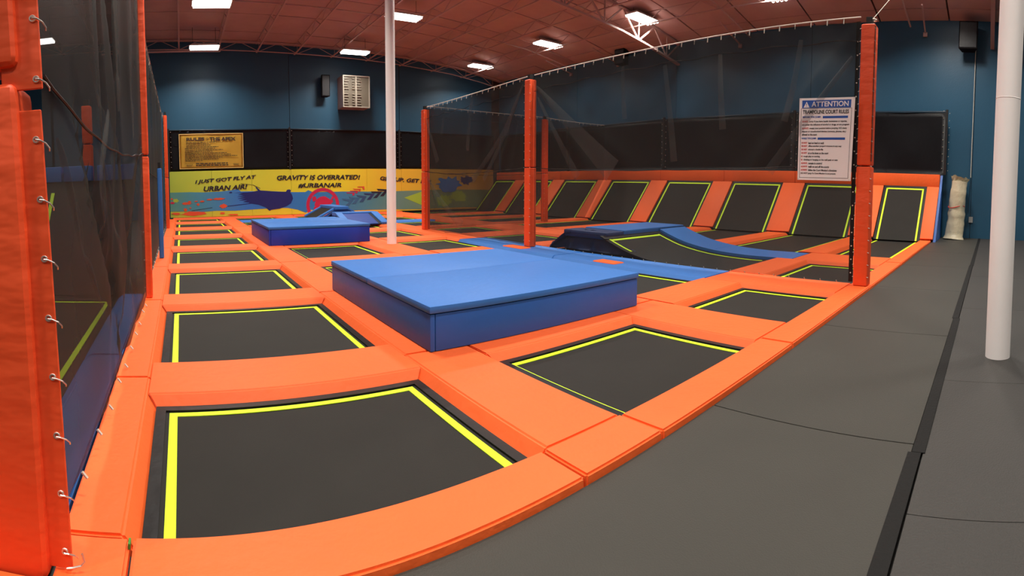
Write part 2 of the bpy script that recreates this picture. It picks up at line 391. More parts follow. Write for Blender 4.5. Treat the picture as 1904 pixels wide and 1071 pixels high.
# ------------------------------------------------------------------ floor pads
def pad(name, bm, m_, label, group):
    o = smooth(obj(name, bm, m_), 0.5); return tag(o, label, 'pad', group)
CN = ['along the foot of the long net', 'between the plain lane and the blue block lane', 'beside the white column foot', 'under the tall rules net', 'before the leaning wall beds']
segs = [KERB[1]] + [(a + b) / 2 for a, b in BARS] + [BACK]
segs3 = segs[:1] + [4.36, 8.0, 11.8] + segs[4:]
blue_cols = {(3, 1), (3, 2), (4, 1), (4, 2)}
for c, (x0, x1) in enumerate(COLS):
    for k in range(8):
        sg_ = segs3 if c == 3 else segs
        y0, y1 = sg_[k] + .004, sg_[k + 1] - .004
        if c == 4 and k in (1, 2): continue                    # belongs to the hump ramp there
        bl = (c, k) in blue_cols
        j = random.uniform(-.002, .002)
        bm = frustum(x0 + j, x1 + j, y0, y1, FZ + .001, G, (.0 if c == 0 else .08, .075, .002, .002))
        pad('frame_pad', bm, BLUE if bl else ORANGE, f"{'blue' if bl else 'orange'} long pad {CN[c]}, {ORD[k]} from the walkway", 'long floor pads running toward the mural wall')
blue_bars = {(1, 6), (2, 5), (2, 6), (3, 5)}
for L_ in range(4):
    for k, (y0, y1) in enumerate(BARS):
        if L_ == 3 and k == 1: continue
        x0, x1 = COLS[L_][1] + .006, COLS[L_ + 1][0] - .006
        bl = (L_, k) in blue_bars
        bm = frustum(x0, x1, y0, y1, FZ + .002, G + random.uniform(.0, .004), (-.070, .30 if (L_ == 2 and k in (1, 2)) else -.075, .085, .075))
        pad('cross_pad', bm, BLUE if bl else ORANGE, f"{'blue' if bl else 'orange'} cross pad {LANE[L_]}, {ORD[k]} from the walkway", 'cross pads between the jump beds')
for k, (x, y, w_, d_) in enumerate(((7.23, 6.62, .30, .55), (7.27, 9.55, .32, .70))):   # loose orange ends lying on the blue pads
    pad('pad_end', frustum(x - w_ / 2, x + w_ / 2, y - d_ / 2, y + d_ / 2, G + .002, G + .022, (.01, .03, .02, .02), .004), ORANGE, 'loose orange pad end on blue pad beside large block, ' + ['nearer the walkway', 'by the middle net post'][k], 'loose orange pad ends')
kx = [-0.25, 1.83, 2.49, 4.57, 7.70, 10.55, SLX + .04]
KL = ['beside the small corner piece', 'short one at the pad row end', 'before the lane of the blue foam blocks', 'before the lane facing the rules net', 'from the rules net post onward', 'reaching the leaning wall beds']
for k in range(6):
    bm = frustum(kx[k] + .004, kx[k + 1] - .004, KERB[0], KERB[1], FZ + .001, G + .004 * (k % 2), (.003, .003, .004, .0))
    pad('kerb_pad', bm, ORANGE, 'orange edge pad of the walkway, ' + KL[k], 'edge pads along the walkway')
bm = frustum(-.54, -.255, 1.40, KERB[1] - .004, 0.017, G, (.0, .004, .004, .003))
pad('kerb_pad', bm, ORANGE, 'small orange corner pad beside the foot of the broad near post', 'edge pads along the walkway')
bm = frustum(-1.6, -.545, 1.40, 1.885, 0.017, G, (.0, .0, .004, .003))
pad('kerb_pad', bm, ORANGE, 'orange edge pad passing before the broad near post', 'edge pads along the walkway')
bm = boxbm(-.262, -.252, 2.09, 2.13, .05, .075, .002); tag(obj('strap_tag', bm, GREENT), 'tiny green strap end poking from corner pad joint', 'tag')
for k, (a, b) in enumerate(((-.40, 5.4), (5.4, 8.3), (8.3, 11.2))):
    bm = frustum(a + .005, b - .005, BACK + .004, BACK + .385, FZ + .001, G + .03, (.003, .003, .05, 0))
    pad('foot_pad', bm, ORANGE, 'orange strip pad at the mural foot, ' + ['by the long net', 'behind the small blue block', 'behind the cross net corner'][k], 'strip pads at the mural foot')

# ------------------------------------------------------------------ leaning wall beds on the right
dv = Vector((SLT - SLX, 0, SLZ - 0.03)); dl = dv.length; dn = dv.normalized(); nn = Vector((-dn.z, 0, dn.x))   # nn faces the court
def onslope(s, y, h): p = Vector((SLX, 0, 0.03)) + dn * s + nn * h; return Vector((p.x, y, p.z))
def slope_slab(s0, s1, y0, y1, h0, h1, b=0.0):
    bm = bmesh.new(); v = box(bm, s0, s1, y0, y1, h0, h1)
    if b: bev(bm, b)
    for q in bm.verts: q.co = onslope(q.co.x, q.co.y, q.co.z)
    return bm
for k, (a, b) in enumerate(rows):
    yb = b if k < 7 else BACK - .02
    x0 = COLS[4][1]; cx = (x0 + SLX) / 2
    t = tag(empty('wall_trampoline', (SLX, (a + yb) / 2, 0)), f'black bed folding up into the leaning wall, {ORD[k]} from the walkway', 'trampoline', 'leaning wall beds')
    P = lambda bm: [setattr(q, 'co', q.co - t.location) for q in bm.verts] and bm
    obj('floor_jump_mat', P(boxbm(x0, SLX, a, yb, FZ + .001, FZ + .018)), BED, t)
    obj('wall_jump_mat', P(slope_slab(0.0, dl, a, yb, -.03, 0.0)), BED, t)
    bm = ring_bm(x0, SLX, a, yb, .07, FZ + .015, FZ + .023); obj('spring_cover', P(bm), EDGE, t)
    bm = bmesh.new()
    for (s0, s1, c0, c1) in ((0.0, dl, a, a + .07), (0.0, dl, yb - .07, yb), (dl - .09, dl, a, yb)): box(bm, s0, s1, c0, c1, .0, .006)
    for q in bm.verts: q.co = onslope(*q.co)
    obj('spring_cover', P(bm), EDGE, t)
    bm = bmesh.new()
    for (p0, p1, c0, c1) in ((x0 + .12, SLX, a + .10, a + .155), (x0 + .12, SLX, yb - .155, yb - .10), (x0 + .12, x0 + .175, a + .1, yb - .1)): box(bm, p0, p1, c0, c1, FZ + .017, FZ + .0235)
    obj('border_stripe', P(bm), STRIPE, t)
    bm = bmesh.new()
    for (s0, s1, c0, c1) in ((0.0, dl - .10, a + .10, a + .155), (0.0, dl - .10, yb - .155, yb - .10), (dl - .155, dl - .10, a + .10, yb - .10)): box(bm, s0, s1, c0, c1, -.001, .008)
    for q in bm.verts: q.co = onslope(*q.co)
    obj('border_stripe', P(bm), STRIPE, t)
for k, (a, b) in enumerate(BARS):
    bm = frustum(COLS[4][1] + .006, SLX - .01, a, b, FZ + .002, G + .002, (-.07, .03, .085, .075))
    pad('cross_pad', bm, ORANGE, f'orange pad on the floor between leaning wall beds, {ORD[k]} from the walkway', 'floor pads between the leaning wall beds')
    bm = slope_slab(.05, dl - .05, a + .005, b - .005, .002, .062, .012)
    pad('slope_pad', bm, ORANGE, f'orange leaning pad between two wall beds, {ORD[k]} from the walkway', 'leaning pads between the wall beds')
pad('slope_pad', slope_slab(.06, dl - .05, KERB[0] - .05, KERB[1] - .005, .002, .07, .012), ORANGE, 'orange leaning end pad of the wall beds beside the walkway', 'leaning pads between the wall beds')
ry = [KERB[0] - .05] + segs[1:-1] + [BACK - .02]
for k in range(8):
    bm = boxbm(SLT + .01, SLT + .22, ry[k] + .004, ry[k + 1] - .004, SLZ + .0, SLZ + .42, .02)
    pad('rail_pad', bm, ORANGE, f'orange rail pad above the leaning wall beds, {ORD[k]} from the walkway', 'rail pads topping the leaning wall beds')
bm = extrude_profile([(SLX + .06, .018), (SLT + .22, .018), (SLT + .22, SLZ + .4), (SLT + .0, SLZ + .02)], KERB[0] - .13, KERB[0] - .055)
tag(obj('end_panel', bm, BLUE_SIDE), 'blue end panel closing the leaning wall beds beside the walkway', 'panel')

# ------------------------------------------------------------------ blue foam blocks
def block(x0, x1, y0, y1, z1, label, cut, side):
    t = tag(empty('foam_block', ((x0 + x1) / 2, (y0 + y1) / 2, G)), label, 'foam block', 'blue foam blocks on the court')
    ox, oy, oz = t.location; h = z1 - G
    Q = lambda a, b, c, d, e, f_, bv: boxbm(a - ox, b - ox, c - oy, d - oy, e - oz, f_ - oz, bv)
    zt = z1 - .075
    w_ = .05
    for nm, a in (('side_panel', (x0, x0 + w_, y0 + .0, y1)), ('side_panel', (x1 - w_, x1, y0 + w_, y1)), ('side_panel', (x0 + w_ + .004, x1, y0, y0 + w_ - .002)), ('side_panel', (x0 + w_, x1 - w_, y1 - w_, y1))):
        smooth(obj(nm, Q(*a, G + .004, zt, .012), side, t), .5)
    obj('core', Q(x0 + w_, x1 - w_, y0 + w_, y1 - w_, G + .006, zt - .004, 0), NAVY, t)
    yc = y0 + (y1 - y0) * cut
    smooth(obj('top_mat', Q(x0 - .012, x1 + .012, y0 - .015, yc - .003, zt + .006, z1, .018), BLUE, t), .5)
    smooth(obj('top_mat', Q(x0 - .012, x1 + .012, yc + .003, y1 + .012, zt + .006, z1, .018), BLUE, t), .5)
    return t
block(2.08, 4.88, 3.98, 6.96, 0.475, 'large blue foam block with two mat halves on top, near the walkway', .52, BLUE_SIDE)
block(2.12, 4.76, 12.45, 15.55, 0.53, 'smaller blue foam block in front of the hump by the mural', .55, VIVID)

# ------------------------------------------------------------------ blue hump ramps
def curve_pts(prof, n=6):
    out = []
    for i in range(len(prof) - 1):
        p0 = prof[max(i - 1, 0)]; p1 = prof[i]; p2 = prof[i + 1]; p3 = prof[min(i + 2, len(prof) - 1)]
        for k in range(n):
            t = k / n
            out.append(tuple(.5 * ((2 * p1[j]) + (-p0[j] + p2[j]) * t + (2 * p0[j] - 5 * p1[j] + 4 * p2[j] - p3[j]) * t * t + (-p0[j] + 3 * p1[j] - 3 * p2[j] + p3[j]) * t ** 3) for j in (0, 1)))
    out.append(prof[-1]); return out
def ribbon(prof, x0, x1, h0, h1):
    """sheet following the (y, z) profile between x0 and x1, from h0 to h1 above it"""
    bm = bmesh.new(); prev = None
    for (y, z) in prof:
        ring = [bm.verts.new(c) for c in ((x0, y, z + h0), (x1, y, z + h0), (x1, y, z + h1), (x0, y, z + h1))]
        if prev:
            for k in range(4): bm.faces.new((prev[k], prev[(k + 1) % 4], ring[(k + 1) % 4], ring[k]))
        else: bm.faces.new(ring[::-1])
        prev = ring
    bm.faces.new(prev); bmesh.ops.recalc_face_normals(bm, faces=bm.faces)
    return bm
t = tag(empty('hump_ramp', (9.6, 8.6, 0)), 'blue padded hump ramp with curved black bed behind the rules net', 'ramp')
off = Vector(t.location)
P = lambda bm: ([setattr(q, 'co', q.co - off) for q in bm.verts], bm)[1]
prof = curve_pts([(4.48, FZ), (5.2, FZ), (6.0, .01), (6.7, .12), (7.2, .27), (7.5, .385)])
smooth(obj('jump_mat', P(ribbon(prof, 8.0, 10.0, .002, .02)), BED, t), .5)
for a, lo_ in ((8.10, 6.75), (9.82, 4.6)): smooth(obj('border_stripe', P(ribbon([q for q in prof if q[0] > lo_], a, a + .055, .018, .026)), STRIPE, t), .5)
p3 = [q for q in prof if 7.32 <= q[0] <= 7.42] or [(7.34, .32), (7.4, .34)]
obj('border_stripe', P(ribbon([(7.33, .318), (7.39, .34)], 8.10, 9.875, .018, .026)), STRIPE, t)
smooth(obj('spring_cover', P(ribbon(prof, 9.90, 10.05, .012, .03)), EDGE, t), .5)
obj('spring_cover', P(ribbon([(7.4, .345), (7.56, .40)], 7.98, 10.0, .012, .04)), EDGE, t)
smooth(obj('side_pad', P(ribbon([(4.06, FZ)] + [q for q in prof if q[0] <= 6.1], 10.02, 11.10, .001, .09)), BLUE, t), .5)
smooth(obj('side_pad', P(ribbon([q for q in prof if q[0] >= 6.0] + [(7.50, .40)], 10.02, 11.10, .002, .092)), BLUE, t), .5)
obj('crest_pad', P(boxbm(8.72, 11.10, 7.52, 8.75, .38, .52, .03)), BLUE, t)
obj('crest_pad', P(boxbm(8.10, 8.71, 7.50, 8.85, .34, .50, .05)), NAVY, t)
back = curve_pts([(8.6, .46), (8.8, .40), (9.1, .20), (9.34, .0)])
smooth(obj('back_cover', P(ribbon(back, 8.05, 9.9, -.02, .0)), NAVY, t), .5)
bm = bmesh.new()                                             # loose navy cover draped over the near end, with folds
rowsv = []
for i in range(25):
    s = i / 24; y = 6.75 + s * 2.55
    zt_ = .42 * math.exp(-((y - 8.1) / .95) ** 2) + .10
    r = []
    for j in range(7):
        q = j / 6
        r.append(bm.verts.new((8.24 - q * .17 - .03 * math.sin(i * 1.7 + q * 3) * q, y + .12 * q * math.sin(i * .9), max(.07, zt_ * (1 - q ** 1.6) + .02 * math.sin(i * 2.3 + j)))))
    rowsv.append(r)
for i in range(24):
    for j in range(6): bm.faces.new((rowsv[i][j], rowsv[i][j + 1], rowsv[i + 1][j + 1], rowsv[i + 1][j]))
bmesh.ops.solidify(bm, geom=list(bm.faces), thickness=.02)
smooth(obj('loose_cover', P(bm), NAVY, t), 1.0)
smooth(obj('side_pad', P(ribbon(curve_pts([(8.70, .40), (9.0, .28), (9.4, .05), (9.77, FZ)]), 10.02, 11.1, .002, .09)), BLUE, t), .5)
t = tag(empty('hump_ramp', (6.6, 19.6, G)), 'small double blue hump ramp at the mural foot behind the white column', 'ramp'); off = Vector(t.location)
P = lambda bm: ([setattr(q, 'co', q.co - off) for q in bm.verts], bm)[1]
pr = [(17.4, G + .02), (18.5, .40)]
obj('front_panel', P(ribbon(pr, 5.95, 7.00, .0, .03)), ROYAL, t)
obj('spring_cover', P(ribbon(pr, 7.00, 7.12, .0, .02)), EDGE, t)
obj('side_pad', P(ribbon(pr, 7.12, 7.40, .0, .07)), BLUE, t); obj('side_pad', P(ribbon(pr, 5.70, 5.95, .0, .07)), BLUE, t)
obj('crest_pad', P(boxbm(5.70, 7.40, 18.49, 19.0, .34, .48, .03)), BLUE, t)
obj('back_cover', P(ribbon([(19.0, .46), (20.2, G + .03)], 5.72, 7.38, -.02, .0)), NAVY, t)
def ribx(prof, y0, y1, h0, h1):
    bm = ribbon(prof, y0, y1, h0, h1)
    for v in bm.verts: v.co.x, v.co.y = v.co.y, v.co.x
    bmesh.ops.recalc_face_normals(bm, faces=bm.faces); return bm
px = [(5.55, G + .03), (6.35, .50)]; px2 = [(6.85, .50), (7.7, G + .03)]
for ya, yb_ in ((20.6, 20.85), (22.6, 22.85)):
    obj('side_pad', P(ribx(px, ya, yb_, .0, .07)), BLUE, t); obj('side_pad', P(ribx(px2, ya, yb_, .0, .07)), BLUE, t)
obj('jump_mat', P(ribx(px, 20.85, 22.6, .0, .02)), BED, t); obj('jump_mat', P(ribx(px2, 20.85, 22.6, .0, .02)), BED, t)
obj('border_stripe', P(ribx(px, 20.95, 21.01, .01, .028)), STRIPE, t)
obj('crest_pad', P(boxbm(6.3, 6.9, 20.5, 22.9, .48, .62, .03)), BLUE, t)
bm = extrude_profile([(5.6, G + .02), (7.65, G + .02), (6.85, .49), (6.35, .49)], 20.62, 20.66); obj('end_cover', P(bm), BLUE_SIDE, t)

# ------------------------------------------------------------------ columns of the hall
for x, y, r, z0, lb in ((5.07, 11.74, .117, G - .02, 'round white steel column standing among the trampolines beside the blue block'), (4.90, -.115, .118, .014, 'round white steel column standing on the grey walkway mats')):
    t = tag(empty('column', (x, y, z0)), lb, 'column')
    bm = bmesh.new(); tube(bm, [(0, 0, 0), (0, 0, zc(x) - z0)], r, 32); smooth(obj('shaft', bm, WHITE, t), .5)
    bm = bmesh.new(); ringtorus(bm, (0, 0, 2.45), (0, 0, 1), r, .004, 24, 5); obj('weld_seam', bm, WHITE, t)
    bm = boxbm(-.16, .16, -.16, .16, zc(x) - z0 - .03, zc(x) - z0, .004); obj('cap_plate', bm, WHITE, t)

# ------------------------------------------------------------------ posts with orange pads
def post(x, y, ztop, label, half=.105, seam=1.92, m_=None, lace=True, base=G, rz=0.0, group='padded net posts'):
    t = tag(empty('net_post', (x, y, base), rz), label, 'post', group); m_ = m_ or ORANGE_V
    zt = ztop - base
    ps = min(.05, half * .6)
    obj('steel_post', boxbm(-ps, ps, -ps, ps, 0, zt + .12, .005), STEEL, t)
    smooth(obj('lower_pad', boxbm(-half, half, -half, half, .0, seam - base - .008, .03, 3), m_, t), .5)
    if zt > seam: smooth(obj('upper_pad', boxbm(-half * .97, half * .97, -half * .97, half * .97, seam - base + .008, zt, .03, 3), m_, t), .5)
    if lace:
        bm = bmesh.new(); z = .15
        while z < zt - .05:
            for s in (-1, 1):
                tube(bm, [(-half - .001, s * (half - .008), z), (-half * .9, s * (half + .012), z - .008)], .0055, 5)
            z += .19
        o = obj('lacing', bm, CORD, t); o['kind'] = 'stuff'
    return t
post(7.62, 14.85, 3.90, 'tall orange padded post at the corner of the rules net and cross net')
post(7.60, 9.47, 3.95, 'tall orange padded post between the two rules net panels')
p = post(7.80, 1.97, 4.08, 'tall orange padded post beside the white rules sign at the walkway', half=.115)
bm = bmesh.new(); ringtorus(bm, (0.03, -.03, 4.11), (0, 0, 1), .065, .012, 12, 6); obj('tie_knot', bm, CORD, p)
bm = bmesh.new(); tube(bm, [(.03, -.03, 4.12), (2.9, -1.9, 8.0)], .006, 5); obj('guy_wire', bm, CORD, p)
bm = boxbm(-.118, -.100, -.122, -.113, 1.93, 3.98); obj('zip_flap', bm, STEEL, p)
post(12.95, 15.25, 4.0, 'orange padded post in the middle of the cross net')
post(-.47, 7.02, 4.15, 'orange padded post of the long net, next after the near post', half=.05, seam=2.0)
post(-.50, 19.0, 4.2, 'orange padded post of the long net close to the mural', half=.065)
t = post(-.44, 10.95, 1.98, 'short blue padded post at the foot of the long net', half=.05, seam=1.98, m_=BLUE, lace=False)

# near post with its broad pads, flange and hooks
t = tag(empty('net_post', (-.80, 2.02, .018)), 'broad orange padded post with snap hooks at the walkway corner', 'post')
obj('steel_post', boxbm(-.06, .06, -.06, .06, 0, 4.3, .006), STEEL, t)
def lean_pad(z0, z1, xr0, xr1, b):
    bm = bmesh.new()
    v = box(bm, -.45, 0, -.13, .13, z0, z1)
    for i in (1, 2): v[i].co.x = xr0
    for i in (5, 6): v[i].co.x = xr1
    bev(bm, b, 3); return bm
smooth(obj('lower_pad', lean_pad(0.002, 1.97, .245, .185, .045), ORANGE_V, t), .6)
smooth(obj('upper_pad', lean_pad(2.03, 4.24, .195, .14, .04), ORANGE_V, t), .6)
def flange(z0, z1, xa0, xb0, xa1, xb1):
    bm = bmesh.new(); v = box(bm, 0, 1, -.012, .004, z0, z1)
    for i, x in zip((0, 3), (xa0, xa0)): v[i].co.x = x
    for i in (1, 2): v[i].co.x = xb0
    for i in (4, 7): v[i].co.x = xa1
    for i in (5, 6): v[i].co.x = xb1
    return bev(bm, .003, 1)
def shift(bm, d):
    for q in bm.verts: q.co += Vector(d)
    return bm
fo = obj('edge_flap', shift(flange(.05, 1.86, .19, .335, .12, .275), (0, -.075, 0)), ORANGE_V, t)
fu = obj('edge_flap', shift(flange(1.94, 4.2, .12, .285, .08, .23), (0, -.075, 0)), ORANGE_V, t)
for k in range(11):
    z = .12 + k * .232
    lo_ = z < 1.86; x = (.338 - (z + .04) / 1.9 * .063 - .026) if lo_ else (.285 - (z - 1.94) / 2.26 * .055 - .022)
    pf = fo if lo_ else fu
    bm = bmesh.new(); ringtorus(bm, (x, -.090, z), (0, 1, 0), .0105, .004, 14, 6); obj('eyelet', bm, ZINC, pf)
    bm = bmesh.new(); tube(bm, [(x, -.100, z), (x + .018, -.098, z - .003), (x + .038, -.085, z - .016), (x + .048, -.07, z - .034), (x + .046, -.062, z - .044)], .0032, 6)
    obj('snap_hook', bm, ZINC, pf)
bm = bmesh.new(); tube(bm, [(.315, -.10, .060), (.34, -.10, .065), (.372, -.095, .072), (.385, -.09, .086), (.375, -.085, .115)], .0045, 6); obj('snap_hook', bm, ZINC, t)

# ------------------------------------------------------------------ nets
def net(p0, p1, zb, zt0, zt1, label, m_, nx=90, nz=34, amp=.03, seam=1.92, sag=.10, folds=None, cable=True, side=1.0, bottom=None, rings=.0, webbing=()):
    p0, p1 = Vector((*p0, 0)), Vector((*p1, 0)); d = p1 - p0; Ln = d.length; d.normalize(); nrm = Vector((-d.y, d.x, 0)) * side
    t = tag(empty('safety_net', p0), label, 'net', 'black mesh net panels')
    rnd = random.Random(int(Ln * 1000)); ph = [rnd.uniform(0, 6.28) for _ in range(8)]
    bm = bmesh.new(); grid = []
    for j in range(nz + 1):
        q = j / nz; row = []
        for i in range(nx + 1):
            s = i / nx; zt = zt0 + (zt1 - zt0) * s
            zbot = zb if bottom is None else bottom(s)
            z = zbot + (zt - zbot) * q - .02 * abs(math.sin(s * Ln / .52 * math.pi)) * (q ** 6)
            e = math.sin(math.pi * s) ** .5
            gather = math.sin(s * Ln * 6.0 + ph[0] + .6 * math.sin(s * Ln * 1.3)) * (q ** 2.2) * .9 + .5 * math.sin(s * Ln * 2.7 + ph[1]) * (.35 + .65 * q)
            o = amp * e * gather
            for (sc, qc, ang, wd, am) in (folds or []):
                # crease radiating from a corner
                dx, dz = (s - sc) * Ln, (q - qc) * (zt - zb); u = dx * math.cos(ang) + dz * math.sin(ang); v = -dx * math.sin(ang) + dz * math.cos(ang)
                if u > 0: o += am * math.exp(-(v / (wd * (.35 + .25 * u))) ** 2) * min(1, u) * math.exp(-u / 3.2)
            row.append(bm.verts.new(d * (s * Ln) + nrm * o + Vector((0, 0, z))))
        grid.append(row)
    for j in range(nz):
        for i in range(nx): bm.faces.new((grid[j][i], grid[j][i + 1], grid[j + 1][i + 1], grid[j + 1][i]))
    smooth(obj('mesh_cloth', bm, m_, t), 3)
    bm = bmesh.new()                                          # hem along the top and the lashing seam half way up
    tube(bm, [d * (s / 40 * Ln) + nrm * .01 + Vector((0, 0, (zt0 + (zt1 - zt0) * s / 40) - .30 + .02 * math.sin(s * 1.1 + ph[2]))) for s in range(41)], .006, 5)
    obj('hem', bm, STEEL, t)
    if seam:
        bm = bmesh.new(); tube(bm, [d * (s / 40 * Ln) - nrm * .012 + Vector((0, 0, seam - sag * math.sin(math.pi * (s / 40) ** .8) + .006 * math.sin(s * .9 + ph[3]))) for s in range(41)], .008, 6)
        obj('seam_cord', bm, EDGE, t)
    if cable:
        bm = bmesh.new(); tube(bm, [d * (s / 24 * Ln) + Vector((0, 0, zt0 + (zt1 - zt0) * s / 24 + .055 - .03 * math.sin(math.pi * s / 24))) for s in range(25)], .011, 6)
        obj('top_cable', bm, CORD, t)
        bm = bmesh.new(); n = int(Ln / .26)
        for k in range(1, n):
            s = k / n; z = zt0 + (zt1 - zt0) * s + .055 - .03 * math.sin(math.pi * s)
            tube(bm, [d * (s * Ln) + Vector((0, 0, z + .012)), d * (s * Ln) + nrm * .012 + Vector((0, 0, z - .05)), d * (s * Ln) + nrm * .016 + Vector((0, 0, z - .085))], .009, 5)
        o = obj('tie_rings', bm, CORD, t); o['kind'] = 'stuff'
    for s_ in webbing:
        bm = bmesh.new(); sg0 = 1 if s_ == 0 else -1
        obar(bm, d * (s_ * Ln + sg0 * .035) + nrm * -.004 + Vector((0, 0, zb + .01)), d * (s_ * Ln + sg0 * .035) + nrm * -.004 + Vector((0, 0, (zt1 if s_ else zt0) - .02)), .012, .065)
        obj('edge_webbing', bm, EDGE, t)
        bm = bmesh.new(); z = zb + .15
        while z < zt0 - .1:
            c = d * (s_ * Ln + sg0 * .035) + Vector((0, 0, z)); tube(bm, [c - nrm * .014, c + nrm * .014], .011, 6); z += .21
        o = obj('grommets', bm, CORD, t); o['kind'] = 'stuff'
    if rings:
        bm = bmesh.new(); n = int(Ln / rings)
        for k in range(1, n):
            s = k / n; zz = (zb if bottom is None else bottom(s)) + .012
            tube(bm, [d * (s * Ln) - nrm * .01 + Vector((0, 0, zz)), d * (s * Ln) - nrm * .035 + Vector((0, 0, zz - .03))], .008, 5)
        o = obj('hem_hooks', bm, CORD, t); o['kind'] = 'stuff'
    return t
A1, A2 = math.radians(-62), math.radians(-48)
net_a = net((7.62, 9.35), (7.74, 2.10), .105, 3.99, 4.14, 'black mesh net behind the white rules sign, with a cord along its top', NET, amp=.05,
    folds=[(0, 1, math.radians(-50), .16, .17), (0, 1, math.radians(-66), .10, .10), (0, 1, math.radians(-36), .12, .08), (1, 1, math.radians(-128), .16, .13), (.62, 1, math.radians(-100), .10, .05)], side=-1, rings=.26, webbing=(1,))
net_b = net((7.62, 14.73), (7.60, 9.59), .075, 3.92, 3.99, 'black mesh net between the two farther orange posts', NETB, amp=.05,
    folds=[(1, 1, math.radians(-118), .13, .15), (1, 1, math.radians(-105), .09, .09), (0, .5, math.radians(-55), .14, .14), (1, 1, math.radians(-135), .1, .08)], side=-1)
net((7.74, 14.92), (12.83, 15.25), .075, 3.98, 4.02, 'black mesh net across the court, from the corner post to the middle post', NETC, amp=.02)
net((13.07, 15.28), (16.95, 15.85), .10, 4.02, 4.1, 'black mesh net across the court, from the middle post to the wall', NETC, amp=.02, seam=None, bottom=lambda s: max(.10, (13.07 + 3.88 * s - SLX) * 1.19 + .22))
bt = lambda s: .20 - .10 * min(1, s * 2.2) + .015 * math.sin(s * 40)
net_l = net((-.53, 1.975), (-.50, 6.92), .1, 4.3, 4.2, 'black mesh net of the long net wall, behind the broad near post', NETL, amp=.035, seam=2.02, sag=.16, nx=110,
    folds=[(.3, .9, math.radians(-60), .10, .10), (.25, 1, math.radians(-80), .08, .07), (.1, .5, math.radians(-45), .10, .10), (.62, .95, math.radians(-110), .10, .08), (1, .55, math.radians(-140), .12, .10)], bottom=bt, rings=.42)
net((-.56, 7.12), (-.63, 18.86), .09, 4.2, 4.25, 'black mesh net of the long net wall, around the short blue post', NETL, amp=.03, nx=140, rings=.6)
net((-.60, 19.1), (-.66, 24.7), .09, 4.25, 4.3, 'black mesh net of the long net wall, closest to the mural', NETL, amp=.02)

def net_fold(t_, X, pts, w0, w1, bulge):
    """a crease of doubled cloth, coloured paler as if catching light: a shallow ridge along pts = (y, z), widening from w0 to w1"""
    c = curve_pts(pts, 8); n = len(c); bm = bmesh.new(); prev = None; o = Vector(t_.location)
    for k, (y, z) in enumerate(c):
        q = k / (n - 1); a = c[max(k - 1, 0)]; b = c[min(k + 1, n - 1)]; dy, dz = b[0] - a[0], b[1] - a[1]; l = math.hypot(dy, dz); ny, nz = -dz / l, dy / l
        w_ = 1.5 * (w0 + (w1 - w0) * q); h = bulge * math.sin(math.pi * min(1, q * 1.3 + .12)) if q < .7 else bulge * (1 - q) / .3 * .9
        ring = [bm.verts.new(Vector((X + h * f, y + ny * w_ * e, z + nz * w_ * e)) - o) for e, f in ((-.5, 0), (-.15, .8), (.1, 1), (.5, 0))]
        if prev:
            for i in range(3): bm.faces.new((prev[i], prev[i + 1], ring[i + 1], ring[i]))
        prev = ring
    smooth(obj('lit_cloth_fold', bm, NETF, t_), 3)
for pts, a, b in (([(9.2, 3.75), (8.01, 2.76), (6.84, 1.81)], .05, .34), ([(9.15, 3.5), (8.43, 2.5), (7.83, 1.68)], .04, .14), ([(2.16, 3.55), (2.62, 2.97), (3.05, 2.39), (3.5, 1.8)], .04, .12), ([(5.6, 3.7), (5.45, 2.7), (5.36, 1.97)], .06, .10), ([(4.45, 3.75), (4.42, 3.1), (4.37, 2.5)], .05, .09), ([(6.6, 3.8), (6.58, 3.3), (6.54, 2.8)], .05, .08), ([(3.0, 3.85), (3.1, 3.2), (3.25, 2.6)], .05, .08)):
    net_fold(net_a, 7.555, pts, a, b, -.05)
for pts, a, b in (([(9.64, 3.86), (10.5, 2.76), (11.87, 1.63)], .05, .12), ([(9.78, 3.7), (10.27, 2.88), (11.35, 1.63)], .04, .10), ([(14.6, 1.75), (13.37, .84), (12.44, .34)], .04, .22), ([(13.3, 3.85), (13.5, 3.4), (13.61, 3.0)], .06, .10), ([(11.87, 3.88), (12.05, 3.1), (12.15, 2.45)], .06, .12), ([(14.6, 3.6), (14.2, 2.8), (13.86, 2.2)], .05, .16)):
    net_fold(net_b, 7.53, pts, a, b, -.05)
for pts, a, b in (([(2.57, 2.9), (2.93, 2.27), (3.51, 1.9)], .02, .06), ([(2.0, 1.77), (2.15, 1.59), (2.48, 1.25), (3.1, .8)], .008, .03), ([(3.54, 2.1), (3.1, 1.67), (3.25, 1.33)], .02, .05), ([(4.08, 3.3), (4.15, 2.7), (4.24, 2.2)], .05, .14), ([(3.03, 1.85), (3.5, 1.4), (4.1, 1.05)], .02, .05), ([(5.2, 3.6), (5.3, 2.8), (5.5, 2.1)], .05, .10)):
    net_fold(net_l, -.485, pts, a, b, .03)

